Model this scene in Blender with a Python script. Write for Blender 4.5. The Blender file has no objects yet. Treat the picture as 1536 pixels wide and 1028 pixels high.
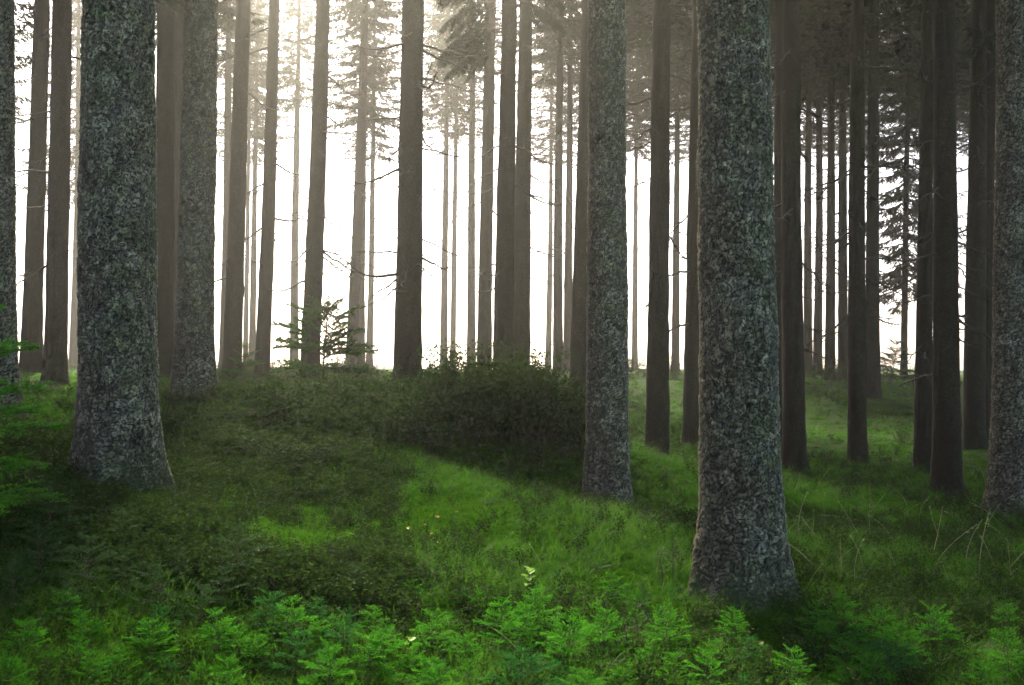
import bpy, math, random
import numpy as np
from mathutils import Vector, Matrix, Euler

# ------------------------------------------------------------------ camera, world, sun, exposure
SC = bpy.context.scene
COL = SC.collection
FPX, HOR, CAMZ = 1707.0, 540.0, 1.54            # focal length in photo pixels, horizon row, eye height
cam_d = bpy.data.cameras.new('camera'); cam = bpy.data.objects.new('camera', cam_d); COL.objects.link(cam)
cam_d.sensor_width = 36.0; cam_d.lens = FPX / 1536.0 * 36.0
cam_d.shift_y = (HOR - 514.0) / 1536.0
cam_d.clip_start = 0.05; cam_d.clip_end = 2000
cam.location = (0, 0, CAMZ); cam.rotation_euler = (math.radians(90), 0, 0)
SC.camera = cam

SUN_AZ, SUN_EL = math.radians(-10.5), math.radians(36.0)      # behind the trees, a little to the left
world = bpy.data.worlds.new('World'); SC.world = world; world.use_nodes = True
wn = world.node_tree.nodes; wl = world.node_tree.links
for n in list(wn): wn.remove(n)
sky = wn.new('ShaderNodeTexSky'); sky.sky_type = 'NISHITA'; sky.sun_disc = False
sky.sun_elevation = SUN_EL; sky.sun_rotation = SUN_AZ
sky.dust_density = 3.0; sky.air_density = 0.4; sky.ozone_density = 0.3
bg = wn.new('ShaderNodeBackground'); bg.inputs['Strength'].default_value = 0.11
wo = wn.new('ShaderNodeOutputWorld')
wl.new(sky.outputs['Color'], bg.inputs['Color']); wl.new(bg.outputs['Background'], wo.inputs['Surface'])

sun_d = bpy.data.lights.new('sun', 'SUN'); sun = bpy.data.objects.new('sun', sun_d); COL.objects.link(sun)
sun_d.energy = 5.0; sun_d.angle = math.radians(9.0); sun_d.color = (1.0, 0.92, 0.74)
sdir = Vector((math.sin(SUN_AZ) * math.cos(SUN_EL), math.cos(SUN_AZ) * math.cos(SUN_EL), math.sin(SUN_EL)))
sun.rotation_euler = sdir.to_track_quat('Z', 'Y').to_euler(); sun.location = (0, 0, 40)

SC.view_settings.view_transform = 'Standard'; SC.view_settings.look = 'None'
SC.view_settings.gamma = 1.0; SC.view_settings.exposure = 2.0; SC.view_settings.use_curve_mapping = False
SC.render.engine = 'CYCLES'
cy = SC.cycles
cy.max_bounces = 4; cy.diffuse_bounces = 2; cy.glossy_bounces = 2; cy.transmission_bounces = 3
cy.transparent_max_bounces = 4; cy.volume_bounces = 0; cy.use_denoising = True
cy.sample_clamp_indirect = 6.0
cy.use_adaptive_sampling = True; cy.adaptive_threshold = 0.04; cy.adaptive_min_samples = 24
HAZE_DENSITY, HAZE_G = 0.0019, 0.88

# ------------------------------------------------------------------ small helpers
def rs(seed): return np.random.RandomState(seed)
def unit(v):
    v = np.asarray(v, float); return v / (np.linalg.norm(v, axis=-1, keepdims=True) + 1e-12)

def vnoise(X, Y, s, seed):
    r = rs(seed); g = r.uniform(size=(64, 64)); u = X / s + 100.3; v = Y / s + 100.7; a = np.floor(u).astype(int); b = np.floor(v).astype(int); fu = u - a; fv = v - b
    fu = fu * fu * (3 - 2 * fu); fv = fv * fv * (3 - 2 * fv); G = lambda p, q: g[p % 64, q % 64]
    return (G(a, b) * (1 - fu) + G(a + 1, b) * fu) * (1 - fv) + (G(a, b + 1) * (1 - fu) + G(a + 1, b + 1) * fu) * fv

class MB:
    """collects quads / tris; builds ONE mesh"""
    def __init__(s): s.v = []; s.f = []; s.m = []; s.a = []; s.n = 0
    def add(s, V, F, mat=0, attr=None):
        V = np.asarray(V, float); F = np.asarray(F, int)
        s.v.append(V); s.f.append(F + s.n); s.n += len(V)
        s.m.append(np.full(len(F), mat, int))
        s.a.append(np.zeros(len(V)) if attr is None else np.broadcast_to(np.asarray(attr, float), (len(V),)).copy())
    def tube(s, P, R, sides=4, mat=0, attr=None):
        P = np.asarray(P, float); n = len(P); R = np.broadcast_to(np.asarray(R, float), (n,))
        T = unit(np.gradient(P, axis=0)); ref = np.array([0, 0, 1.0]) if abs(T[0, 2]) < .9 else np.array([1.0, 0, 0])
        A = unit(np.cross(T, ref)); B = np.cross(T, A)
        th = np.linspace(0, 2 * np.pi, sides, endpoint=False)
        V = (P[:, None] + R[:, None, None] * (np.cos(th)[None, :, None] * A[:, None] + np.sin(th)[None, :, None] * B[:, None])).reshape(-1, 3)
        i = np.arange(n - 1)[:, None]; j = np.arange(sides)[None, :]; k = (j + 1) % sides
        F = np.stack([i * sides + j, i * sides + k, (i + 1) * sides + k, (i + 1) * sides + j], -1).reshape(-1, 4)
        s.add(V, F, mat, None if attr is None else np.repeat(np.broadcast_to(attr, (n,)), sides))
    def needles(s, P, D, L, W, rng, mat=0, attr=None):
        P = np.asarray(P, float); D = unit(D); n = len(P)
        S = unit(np.cross(D, rng.normal(size=(n, 3)))); L = np.broadcast_to(L, (n,))[:, None]; W = np.broadcast_to(W, (n,))[:, None]
        V = np.stack([P, P + D * L * .45 + S * W * .5, P + D * L, P + D * L * .45 - S * W * .5], 1).reshape(-1, 3)
        s.add(V, np.arange(4 * n).reshape(n, 4), mat, None if attr is None else np.repeat(np.broadcast_to(attr, (n,)), 4))
    def mesh(s, name, mats, smooth=False, attr_name='tip'):
        V = np.concatenate(s.v); F = np.concatenate(s.f); M = np.concatenate(s.m); A = np.concatenate(s.a)
        return np_mesh(name, V, F, mats, M, smooth, {attr_name: A})

def np_mesh(name, V, F, mats, M=None, smooth=False, attrs=None):
    me = bpy.data.meshes.new(name); k = F.shape[1]
    me.vertices.add(len(V)); me.vertices.foreach_set('co', np.ascontiguousarray(V, np.float32).ravel())
    me.loops.add(F.size); me.loops.foreach_set('vertex_index', np.ascontiguousarray(F, np.int32).ravel())
    me.polygons.add(len(F)); me.polygons.foreach_set('loop_start', np.arange(0, F.size, k, dtype=np.int32))
    me.polygons.foreach_set('loop_total', np.full(len(F), k, np.int32))
    for m in (mats if isinstance(mats, (list, tuple)) else [mats]): me.materials.append(m)
    if M is not None: me.polygons.foreach_set('material_index', np.ascontiguousarray(M, np.int32))
    if smooth: me.polygons.foreach_set('use_smooth', np.ones(len(F), bool))
    for an, av in (attrs or {}).items():
        at = me.attributes.new(an, 'FLOAT', 'POINT'); at.data.foreach_set('value', np.ascontiguousarray(av, np.float32))
    me.update(calc_edges=True); me.validate()
    return me

def obj(name, me, parent=None):
    o = bpy.data.objects.new(name, me); COL.objects.link(o)
    if parent is not None: o.parent = parent
    return o
def empty(name, loc, rz=0.0, sc=1.0):
    o = bpy.data.objects.new(name, None); COL.objects.link(o)
    o.empty_display_size = .1; o.location = loc; o.rotation_euler = (0, 0, rz); o.scale = (sc, sc, sc); return o
def tag(o, label, cat=None, group=None, kind=None):
    if label: o['label'] = label
    if cat: o['category'] = cat
    if group: o['group'] = group
    if kind: o['kind'] = kind
    return o

# ------------------------------------------------------------------ materials
def new_mat(name):
    m = bpy.data.materials.new(name); m.use_nodes = True; nt = m.node_tree
    for n in list(nt.nodes): nt.nodes.remove(n)
    return m, nt, nt.nodes, nt.links
def ramp(nodes, links, src, stops, interp='LINEAR'):
    r = nodes.new('ShaderNodeValToRGB'); r.color_ramp.interpolation = interp
    e = r.color_ramp.elements
    while len(e) < len(stops): e.new(0.5)
    for el, (p, c) in zip(e, stops): el.position = p; el.color = (*c, 1) if len(c) == 3 else c
    links.new(src, r.inputs['Fac']); return r.outputs['Color']
def mix(nodes, links, fac, a, b, mode='MIX'):
    n = nodes.new('ShaderNodeMix'); n.data_type = 'RGBA'; n.blend_type = mode; n.clamp_factor = True
    for s, v in ((n.inputs[0], fac), (n.inputs[6], a), (n.inputs[7], b)):
        if isinstance(v, (int, float)): s.default_value = v
        elif isinstance(v, tuple): s.default_value = (*v, 1)
        else: links.new(v, s)
    return n.outputs[2]
def noise(nodes, links, vec, scale, detail=4, rough=.55, mapping=None):
    n = nodes.new('ShaderNodeTexNoise'); n.inputs['Scale'].default_value = scale
    n.inputs['Detail'].default_value = detail; n.inputs['Roughness'].default_value = rough
    if mapping is not None:
        mp = nodes.new('ShaderNodeMapping'); mp.inputs['Scale'].default_value = mapping; links.new(vec, mp.inputs['Vector']); vec = mp.outputs['Vector']
    links.new(vec, n.inputs['Vector']); return n.outputs['Fac']
def gray(a): return (a, a, a)

def foliage_mat(name, dark, light, tip=None, trans=.3, rough=.55, attr='tip', spec=.25):
    m, nt, N, L = new_mat(name)
    oi = N.new('ShaderNodeObjectInfo')
    col = ramp(N, L, oi.outputs['Random'], [(0, dark), (1, light)])
    if tip is not None:
        at = N.new('ShaderNodeAttribute'); at.attribute_name = attr
        r = ramp(N, L, at.outputs['Fac'], [(.45, gray(0)), (1, gray(1))])
        col = mix(N, L, r, col, tip)
    p = N.new('ShaderNodeBsdfPrincipled'); L.new(col, p.inputs['Base Color']); p.inputs['Roughness'].default_value = rough
    p.inputs['Specular IOR Level'].default_value = spec
    t = N.new('ShaderNodeBsdfTranslucent'); L.new(col, t.inputs['Color'])
    ms = N.new('ShaderNodeMixShader'); ms.inputs['Fac'].default_value = trans
    L.new(p.outputs[0], ms.inputs[1]); L.new(t.outputs[0], ms.inputs[2])
    o = N.new('ShaderNodeOutputMaterial'); L.new(ms.outputs[0], o.inputs['Surface']); return m

def bark_mat(name, near=True, streak=False):
    m, nt, N, L = new_mat(name)
    tc = N.new('ShaderNodeTexCoord'); vec = tc.outputs['Object']
    oi = N.new('ShaderNodeObjectInfo')
    sep = N.new('ShaderNodeSeparateXYZ'); L.new(tc.outputs['Normal'], sep.inputs[0])
    wob = noise(N, L, vec, 1.6, 4, .6)
    # lichen colours gather towards object +x, brown towards -x
    ad = N.new('ShaderNodeMath'); ad.operation = 'MULTIPLY_ADD'; L.new(sep.outputs['X'], ad.inputs[0]); ad.inputs[1].default_value = .33
    L.new(wob, ad.inputs[2])
    side = ramp(N, L, ad.outputs[0], [(.30, gray(0)), (.52, gray(1))])
    fine = noise(N, L, vec, 34, 6, .65)
    patch = noise(N, L, vec, 5.5, 5, .62)
    brown = ramp(N, L, fine, [(.25, (.048, .036, .022)), (.5, (.112, .090, .058)), (.75, (.19, .160, .110))])
    grey = ramp(N, L, fine, [(.25, (.052, .052, .036)), (.5, (.165, .163, .112)), (.72, (.40, .39, .28))])
    green = ramp(N, L, fine, [(.25, (.036, .042, .020)), (.5, (.112, .128, .062)), (.75, (.26, .28, .16))])
    lich = mix(N, L, ramp(N, L, patch, [(.42, gray(0)), (.60, gray(1))]), grey, green)
    col = mix(N, L, side, brown, lich)
    if near:
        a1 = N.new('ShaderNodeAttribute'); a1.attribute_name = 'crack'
        a2 = N.new('ShaderNodeAttribute'); a2.attribute_name = 'cell'
        # flake faces carry lichen, the split between them is near-black brown
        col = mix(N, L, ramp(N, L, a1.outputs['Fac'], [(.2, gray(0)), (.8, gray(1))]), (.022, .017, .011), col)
        var = ramp(N, L, a2.outputs['Fac'], [(0, (.40, .40, .40)), (.5, (1.2, 1.2, 1.2)), (1, (2.8, 2.8, 2.6))])
        col = mix(N, L, 1.0, col, var, 'MULTIPLY')
        # pale crusty lichen dots
        vo = N.new('ShaderNodeTexVoronoi'); vo.inputs['Scale'].default_value = 30; L.new(vec, vo.inputs['Vector'])
        dots = ramp(N, L, vo.outputs['Distance'], [(.10, gray(1)), (.2, gray(0))])
        dm = mix(N, L, 1.0, dots, ramp(N, L, noise(N, L, vec, 3.1, 3), [(.52, gray(0)), (.7, gray(.8))]), 'MULTIPLY')
        col = mix(N, L, dm, col, (.42, .48, .40))
        # moss creeping up from the foot
        sp = N.new('ShaderNodeSeparateXYZ'); L.new(vec, sp.inputs[0])
        fm = N.new('ShaderNodeMath'); fm.operation = 'MULTIPLY_ADD'; L.new(patch, fm.inputs[0]); fm.inputs[1].default_value = 1.3; L.new(sp.outputs['Z'], fm.inputs[2])
        foot = ramp(N, L, fm.outputs[0], [(.70, gray(.85)), (1.0, gray(0))])
        col = mix(N, L, foot, col, (.040, .065, .016))
        if streak:
            # yellow lichen running down the sheltered left side
            cb = N.new('ShaderNodeCombineXYZ'); cb.inputs[0].default_value = -.70; cb.inputs[1].default_value = -.71
            dp = N.new('ShaderNodeVectorMath'); dp.operation = 'DOT_PRODUCT'; fl = N.new('ShaderNodeVectorMath'); fl.operation = 'MULTIPLY'; L.new(vec, fl.inputs[0]); fl.inputs[1].default_value = (1, 1, 0); nm = N.new('ShaderNodeVectorMath'); nm.operation = 'NORMALIZE'; L.new(fl.outputs[0], nm.inputs[0]); L.new(nm.outputs[0], dp.inputs[0]); L.new(cb.outputs[0], dp.inputs[1])
            b1 = ramp(N, L, dp.outputs['Value'], [(.95, gray(0)), (.99, gray(1))]); b2 = ramp(N, L, noise(N, L, vec, 9, 5, .7, (1, 1, .3)), [(.42, gray(0)), (.6, gray(1))])
            zr = N.new('ShaderNodeMapRange'); zr.inputs['From Min'].default_value = 1.2; zr.inputs['From Max'].default_value = 3.2; L.new(sp.outputs['Z'], zr.inputs['Value']); b3 = zr.outputs[0]
            bb = mix(N, L, 1.0, mix(N, L, 1.0, b1, b2, 'MULTIPLY'), b3, 'MULTIPLY')
            col = mix(N, L, bb, col, (.36, .25, .06))
    else:
        dk = ramp(N, L, oi.outputs['Random'], [(0, (.14, .128, .105)), (1, (.29, .27, .22))])  # shade on the farther trunks put into a darker bark colour
        col = mix(N, L, 1.0, col, dk, 'MULTIPLY')
    p = N.new('ShaderNodeBsdfPrincipled'); L.new(col, p.inputs['Base Color']); p.inputs['Roughness'].default_value = .9
    p.inputs['Specular IOR Level'].default_value = .25
    b = N.new('ShaderNodeBump'); b.inputs['Strength'].default_value = .9; b.inputs['Distance'].default_value = .012 if near else .03
    if near: L.new(fine, b.inputs['Height'])
    else: L.new(noise(N, L, vec, 22, 6, .7, (1, 1, .6)), b.inputs['Height'])
    L.new(b.outputs[0], p.inputs['Normal'])
    o = N.new('ShaderNodeOutputMaterial'); L.new(p.outputs[0], o.inputs['Surface']); return m

def plain_mat(name, c1, c2, scale=20, rough=.8):
    m, nt, N, L = new_mat(name); tc = N.new('ShaderNodeTexCoord')
    col = ramp(N, L, noise(N, L, tc.outputs['Object'], scale, 4), [(.3, c1), (.7, c2)])
    p = N.new('ShaderNodeBsdfPrincipled'); L.new(col, p.inputs['Base Color']); p.inputs['Roughness'].default_value = rough
    o = N.new('ShaderNodeOutputMaterial'); L.new(p.outputs[0], o.inputs['Surface']); return m

def ground_mat():
    m, nt, N, L = new_mat('forest_floor'); tc = N.new('ShaderNodeTexCoord'); vec = tc.outputs['Object']
    f = noise(N, L, vec, 26, 7, .7); g = noise(N, L, vec, 1.4, 5, .6); h = noise(N, L, vec, .55, 4, .6)
    moss = ramp(N, L, f, [(.3, (.012, .026, .006)), (.55, (.040, .085, .014)), (.75, (.080, .140, .022))])
    litter = ramp(N, L, f, [(.3, (.014, .011, .006)), (.6, (.040, .032, .016)), (.8, (.07, .06, .03))])
    col = mix(N, L, ramp(N, L, g, [(.54, gray(0)), (.72, gray(.6))]), moss, litter)
    p = N.new('ShaderNodeBsdfPrincipled'); L.new(col, p.inputs['Base Color']); p.inputs['Roughness'].default_value = 1.0; p.inputs['Specular IOR Level'].default_value = .05
    b = N.new('ShaderNodeBump'); b.inputs['Strength'].default_value = 1; b.inputs['Distance'].default_value = .03; L.new(f, b.inputs['Height']); L.new(b.outputs[0], p.inputs['Normal'])
    o = N.new('ShaderNodeOutputMaterial'); L.new(p.outputs[0], o.inputs['Surface']); return m

M_BARK = bark_mat('lichen_bark', True); M_BARKY = bark_mat('yellow_streaked_bark', True, True); M_BARKF = bark_mat('shade_darkened_bark', False)
M_TWIG = plain_mat('dead_twig', (.030, .024, .018), (.075, .062, .048), 30)
M_STEM = plain_mat('young_stem', (.05, .032, .018), (.11, .07, .04), 60)
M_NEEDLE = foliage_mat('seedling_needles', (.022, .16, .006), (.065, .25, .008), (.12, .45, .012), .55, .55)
M_NEEDLED = foliage_mat('shade_needles', (.014, .065, .006), (.028, .10, .008), (.045, .15, .010), .28, .5)  # darker copy of the seedling needles, shade put into the colour
M_CROWN = foliage_mat('crown_needles', (.020, .034, .014), (.035, .055, .022), None, .2, .7)
M_BERRY = foliage_mat('bilberry_leaves', (.014, .040, .006), (.030, .062, .009), (.048, .092, .011), .3, .8, spec=.06)  # leaf greens darkened in place of missing shade on the left slope
M_BSTEM = plain_mat('bilberry_stems', (.035, .028, .014), (.06, .06, .02), 40)
M_MOSS = foliage_mat('moss_tufts', (.024, .095, .005), (.070, .185, .006), (.095, .25, .009), .45, .85, spec=.08)
M_GRASS = foliage_mat('grass_blades', (.016, .105, .004), (.072, .195, .007), (.11, .26, .014), .55, .6)
M_STRAW = plain_mat('dry_straw', (.22, .21, .08), (.40, .37, .18), 12)
M_GROUND = ground_mat()

# ------------------------------------------------------------------ terrain
def at(px, py, d): return np.array([(px - 768.0) / FPX * d, d, CAMZ + (HOR - py) / FPX * d])
CTRL = [  # (photo column, photo row, metres) of ground contacts
    (1118, 905, 8.0), (912, 782, 12.4), (178, 742, 9.45), (288, 606, 15.5), (1515, 775, 14.2), (985, 690, 19.5),
    (1190, 715, 18.5), (1172, 680, 23), (1285, 700, 21.5), (1385, 712, 21), (1420, 745, 16.2), (866, 655, 23), (1036, 690, 20),
    (392, 585, 27), (464, 586, 25), (610, 590, 18), (80, 582, 20), (46, 565, 23), (1245, 567, 42), (1310, 600, 32), (1350, 566, 46),
    (1480, 668, 26), (1460, 660, 24), (750, 612, 15.5), (650, 625, 14.5), (850, 655, 15.0), (450, 640, 14), (560, 700, 11.5),
    (700, 760, 10.5), (620, 800, 9.5), (800, 720, 13.2), (350, 700, 11.5), (350, 800, 8.6), (60, 800, 7.6), (20, 690, 9.5), (100, 1000, 5.6),
    (768, 1028, 6.0), (768, 900, 7.6), (400, 1028, 5.8), (1300, 1028, 6.2), (1500, 900, 8.6), (1300, 850, 9.2), (1000, 800, 10.6), (1250, 640, 30),
    (600, 570, 32), (300, 570, 34), (60, 562, 36), (850, 568, 38), (1050, 566, 42), (600, 556, 60), (60, 556, 60), (1050, 558, 60), (1500, 560, 60), (1480, 600, 38),
]
CP = np.array([at(*c) for c in CTRL])
CP = np.vstack([CP, [[x, y, z] for x, y, z in ((0, 2, -.1), (-5, 2, .1), (5, 2, -.2), (-14, 10, .8), (14, 10, -.4), (0, -10, -.1), (-20, 0, .3), (20, 0, -.3), (-25, 30, 1), (25, 25, -.2))]])
def _phi(a, b): return np.sqrt(((a[:, None, :2] - b[None, :, :2]) ** 2).sum(-1) + 1.0)
_A = _phi(CP, CP) + 0.06 * np.eye(len(CP)); _n = len(CP)
_M = np.zeros((_n + 1, _n + 1)); _M[:_n, :_n] = _A; _M[:_n, _n] = 1; _M[_n, :_n] = 1
_W = np.linalg.solve(_M, np.append(CP[:, 2], 0))
_wr = rs(5); _WV = [(_wr.uniform(.7, 3.6) * np.array([math.cos(a), math.sin(a)]), _wr.uniform(0, 6.3)) for a in _wr.uniform(0, 6.3, 14)]
def height(X, Y):
    X = np.atleast_1d(np.asarray(X, float)); Y = np.atleast_1d(np.asarray(Y, float)); out = np.empty(X.shape)
    xf, yf = X.ravel(), Y.ravel(); of = np.empty(xf.shape)
    xc = np.clip(xf, -42, 42); yc = np.clip(yf, -20, 66)
    for i in range(0, len(xf), 20000):
        P = np.stack([xc[i:i + 20000], yc[i:i + 20000]], 1)
        of[i:i + 20000] = _phi(P, CP) @ _W[:_n] + _W[_n]
    of = np.clip(of, -1.2, 2.2)
    b = np.zeros(xf.shape)
    for k, p in _WV: b += np.sin(xf * k[0] + yf * k[1] + p) / np.linalg.norm(k)
    of += .026 * b
    r = np.sqrt(np.maximum(yf - 72, 0) ** 2 + np.maximum(np.abs(xf) - 60, 0) ** 2)
    of -= .0012 * r ** 2 / (1 + .008 * r)                      # the knoll falls away beyond the trees
    return of.reshape(X.shape) if X.shape else of
def hz(x, y): return float(height([x], [y])[0])
def ground_at(px, py):
    """where the sight line of a photo pixel meets the ground"""
    d = np.arange(3.0, 70, .02); X = (px - 768.0) / FPX * d; Z = CAMZ + (HOR - py) / FPX * d
    h = height(X, d); k = np.argmax(Z <= h)
    if not (Z <= h).any(): k = len(d) - 1
    return float(X[k]), float(d[k]), float(h[k])

def axis(lo, hi, step, end_lo, end_hi):
    a = list(np.arange(lo, hi + 1e-6, step)); s = step
    while a[-1] < end_hi: s *= 1.22; a.append(min(a[-1] + s, end_hi))
    s = step
    while a[0] > end_lo: s *= 1.22; a.insert(0, max(a[0] - s, end_lo))
    return np.array(a)
gx = axis(-13, 13, .13, -150, 150); gy = axis(3, 34, .13, -80, 200)
GX, GY = np.meshgrid(gx, gy); GZ = height(GX, GY)
_g = rs(11); GZ = GZ + .010 * _g.normal(size=GZ.shape) * (np.abs(GX) < 14) * (GY < 36) * (GY > 2)
nx, ny = len(gx), len(gy); i = np.arange(ny - 1)[:, None]; j = np.arange(nx - 1)[None, :]
F = np.stack([i * nx + j, i * nx + j + 1, (i + 1) * nx + j + 1, (i + 1) * nx + j], -1).reshape(-1, 4)
ground = obj('ground', np_mesh('ground', np.stack([GX, GY, GZ], -1).reshape(-1, 3), F, M_GROUND, smooth=True))
tag(ground, 'mossy forest floor rising to a low knoll', 'ground', kind='structure')

# ------------------------------------------------------------------ tree meshes
def worley(S, Z, wrap, cs, cz, seed):
    """flake pattern on the unrolled trunk: F1, F2-F1 and a random number per flake"""
    nc = max(3, int(round(wrap / cs))); cs = wrap / nc; nzc = int(Z.max() / cz) + 4
    r = rs(seed); J = r.uniform(.08, .92, (nzc, nc, 2)); RN = r.uniform(size=(nzc, nc))
    ci = np.floor(S / cs).astype(int); ck = np.floor(Z / cz).astype(int) + 1
    f1 = np.full(S.shape, 9.0); f2 = f1.copy(); idv = np.zeros(S.shape)
    for a in (-1, 0, 1):
        for b in (-1, 0, 1):
            ii = ci + a; kk = np.clip(ck + b, 0, nzc - 1); im = ii % nc
            dx = (S / cs - (ii + J[kk, im, 0])); dz = (Z / cz - (kk - 1 + J[kk, im, 1])); dd = np.sqrt(dx * dx + dz * dz)
            m = dd < f1; f2 = np.where(m, f1, np.minimum(f2, dd)); idv = np.where(m, RN[kk, im], idv); f1 = np.where(m, dd, f1)
    return f1, f2 - f1, idv

def trunk_mesh(name, D, H, seed, lean=(0, 0), dense=None, zdense=0, flare=.35, fl_h=.28):
    """tapered trunk; dense = vertex spacing in metres for real bark flakes up to height zdense"""
    r = rs(seed); R0 = D / 2
    if dense:
        nseg = int(2 * math.pi * R0 / dense); zs = np.concatenate([np.arange(-.35, zdense, dense), np.linspace(zdense, H, 26)])
    else:
        nseg = 28; zs = np.concatenate([np.linspace(-.35, .8, 9), np.linspace(1.0, H, 70)])
    th = np.linspace(0, 2 * np.pi, nseg, endpoint=False)
    TH, Z = np.meshgrid(th, zs)
    zz = np.maximum(Z, -.05)
    rad = R0 * (1 - .78 * np.clip(zz / H, 0, 1) ** 1.15)
    ph = r.uniform(0, 6.28, 6)
    lobes = 1 + .55 * (np.cos(3 * TH + ph[0]) * .5 + np.cos(5 * TH + ph[1]) * .35 + np.cos(2 * TH + ph[5]) * .3)
    rad = rad * (1 + flare * np.exp(-zz / fl_h) * lobes + .10 * np.exp(-zz / 1.2))
    rad += R0 * .022 * (np.cos(2 * TH + ph[2] + Z * .5) + np.cos(3 * TH + ph[3] - Z * .8) + .7 * np.cos(TH * 4 + ph[4] + 2.1 * Z))
    attrs = None
    if dense:
        S = (TH * R0) % (2 * math.pi * R0); w = 2 * math.pi * R0
        n1 = np.sin(Z * 19 + TH * 7 + ph[0]) * .006 + np.sin(Z * 31 - TH * 11) * .004
        wz = vnoise(S, Z, .05, seed + 3) - .5; ws = vnoise(S + 9, Z, .045, seed + 4) - .5; wb = vnoise(S, Z, .3, seed + 5)
        Zw = np.maximum(Z + .40 + n1 + .045 * wz, 0.0); S = (S + .040 * ws) % w
        f1, e1, c1 = worley(S, Zw, w, .022, .032, seed + 1)
        f1b, e2, c2 = worley(S, Zw, w, .075, .12, seed + 2)
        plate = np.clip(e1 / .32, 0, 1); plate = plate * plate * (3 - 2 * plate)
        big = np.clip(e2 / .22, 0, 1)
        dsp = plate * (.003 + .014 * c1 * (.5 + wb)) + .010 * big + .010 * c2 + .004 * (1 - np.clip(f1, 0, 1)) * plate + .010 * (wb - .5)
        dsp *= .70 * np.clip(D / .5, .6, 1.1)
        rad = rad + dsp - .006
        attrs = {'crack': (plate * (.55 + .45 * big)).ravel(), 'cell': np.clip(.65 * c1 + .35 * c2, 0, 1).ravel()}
    else:
        rad += r.normal(0, .006, rad.shape) * (D / .4)
    bend = r.uniform(-1, 1, 2) * .06
    cx = lean[0] * zz + bend[0] * np.sin(zz / H * 5); cyy = lean[1] * zz + bend[1] * np.sin(zz / H * 4)
    V = np.stack([cx + rad * np.cos(TH), cyy + rad * np.sin(TH), Z], -1).reshape(-1, 3)
    nz = len(zs); i = np.arange(nz - 1)[:, None]; j = np.arange(nseg)[None, :]; k = (j + 1) % nseg
    F = np.stack([i * nseg + j, i * nseg + k, (i + 1) * nseg + k, (i + 1) * nseg + j], -1).reshape(-1, 4)
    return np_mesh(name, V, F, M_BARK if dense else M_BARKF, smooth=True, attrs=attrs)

def crown_mesh(seed, R=2.1, H=12.0):
    r = rs(seed); mb = MB()
    z = 0.0
    while z < H - .3:
        n = r.randint(5, 8); rr = R * (1 - z / H) ** .75 * r.uniform(.75, 1.15) * (1 if z > .8 else .8); a0 = r.uniform(0, 6.28)
        for k in range(n):
            a = a0 + k * 6.283 / n + r.uniform(-.3, .3); ln = rr * r.uniform(.65, 1.15) + .15
            o = np.array([math.cos(a), math.sin(a), 0]); sd = np.array([-o[1], o[0], 0])
            t = np.linspace(0, 1, 6); dr = r.uniform(.25, .5)
            P = o * (t * ln)[:, None] + np.array([0, 0, 1.0]) * (z + r.uniform(-.15, .15) + ln * (-dr * t + .28 * t ** 3))[:, None]
            mb.tube(P, np.linspace(.020, .005, 6), 3, 1)
            m = int(26 + ln * 34)
            tt = r.uniform(.12, 1, m); B = np.stack([np.interp(tt, t, P[:, q]) for q in range(3)], 1)
            sgn = r.choice([-1, 1], m)[:, None]
            D = o * r.uniform(.2, .7, (m, 1)) + sd * sgn * r.uniform(.3, 1, (m, 1)) + np.array([0, 0, -1.0]) * r.uniform(.1, .9, (m, 1))
            L = r.uniform(.16, .42, m) * (1.1 - .5 * tt) * min(1, ln)
            mb.needles(B, D, L, r.uniform(.028, .05, m), r)
            # finer side shoots
            B2 = B + unit(D) * (L * r.uniform(.3, .7, m))[:, None]; D2 = D + r.normal(0, .6, (m, 3)) + np.array([0, 0, -.3])
            mb.needles(B2, D2, L * .6, .03, r)
        z += r.uniform(.28, .46)
    return mb.mesh('crown', [M_CROWN, M_TWIG])

def dead_branch_mesh(seed, L=1.0):
    r = rs(seed); mb = MB(); n = 9; t = np.linspace(0, 1, n)
    dr = r.uniform(.05, .4); up = r.uniform(.0, .35)
    wob = np.cumsum(r.normal(0, .016, (n, 3)), 0)
    P = np.stack([t * L, np.zeros(n), L * (-dr * t + up * t ** 3)], 1) + wob * np.array([.3, 1, 1]); P[0] = (-.06, 0, 0)
    mb.tube(P, np.linspace(.019, .006, n), 4)
    for k in range(r.randint(4, 10)):
        tt = r.uniform(.15, .95); b = np.array([np.interp(tt, t, P[:, q]) for q in range(3)])
        d = unit(np.array([r.uniform(.3, 1), r.choice([-1, 1]) * r.uniform(.2, .9), r.uniform(-.7, .25)])); l = r.uniform(.12, .42) * (1.15 - tt)
        m = np.linspace(0, 1, 5); Q = b + d * (m * l)[:, None] + np.array([0, 0, -1]) * (m ** 2 * l * r.uniform(0, .35))[:, None] + r.normal(0, .008, (5, 3)) * m[:, None]
        mb.tube(Q, np.linspace(.009, .004, 5), 3)
    return mb.mesh('dead_branch', M_TWIG)

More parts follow.
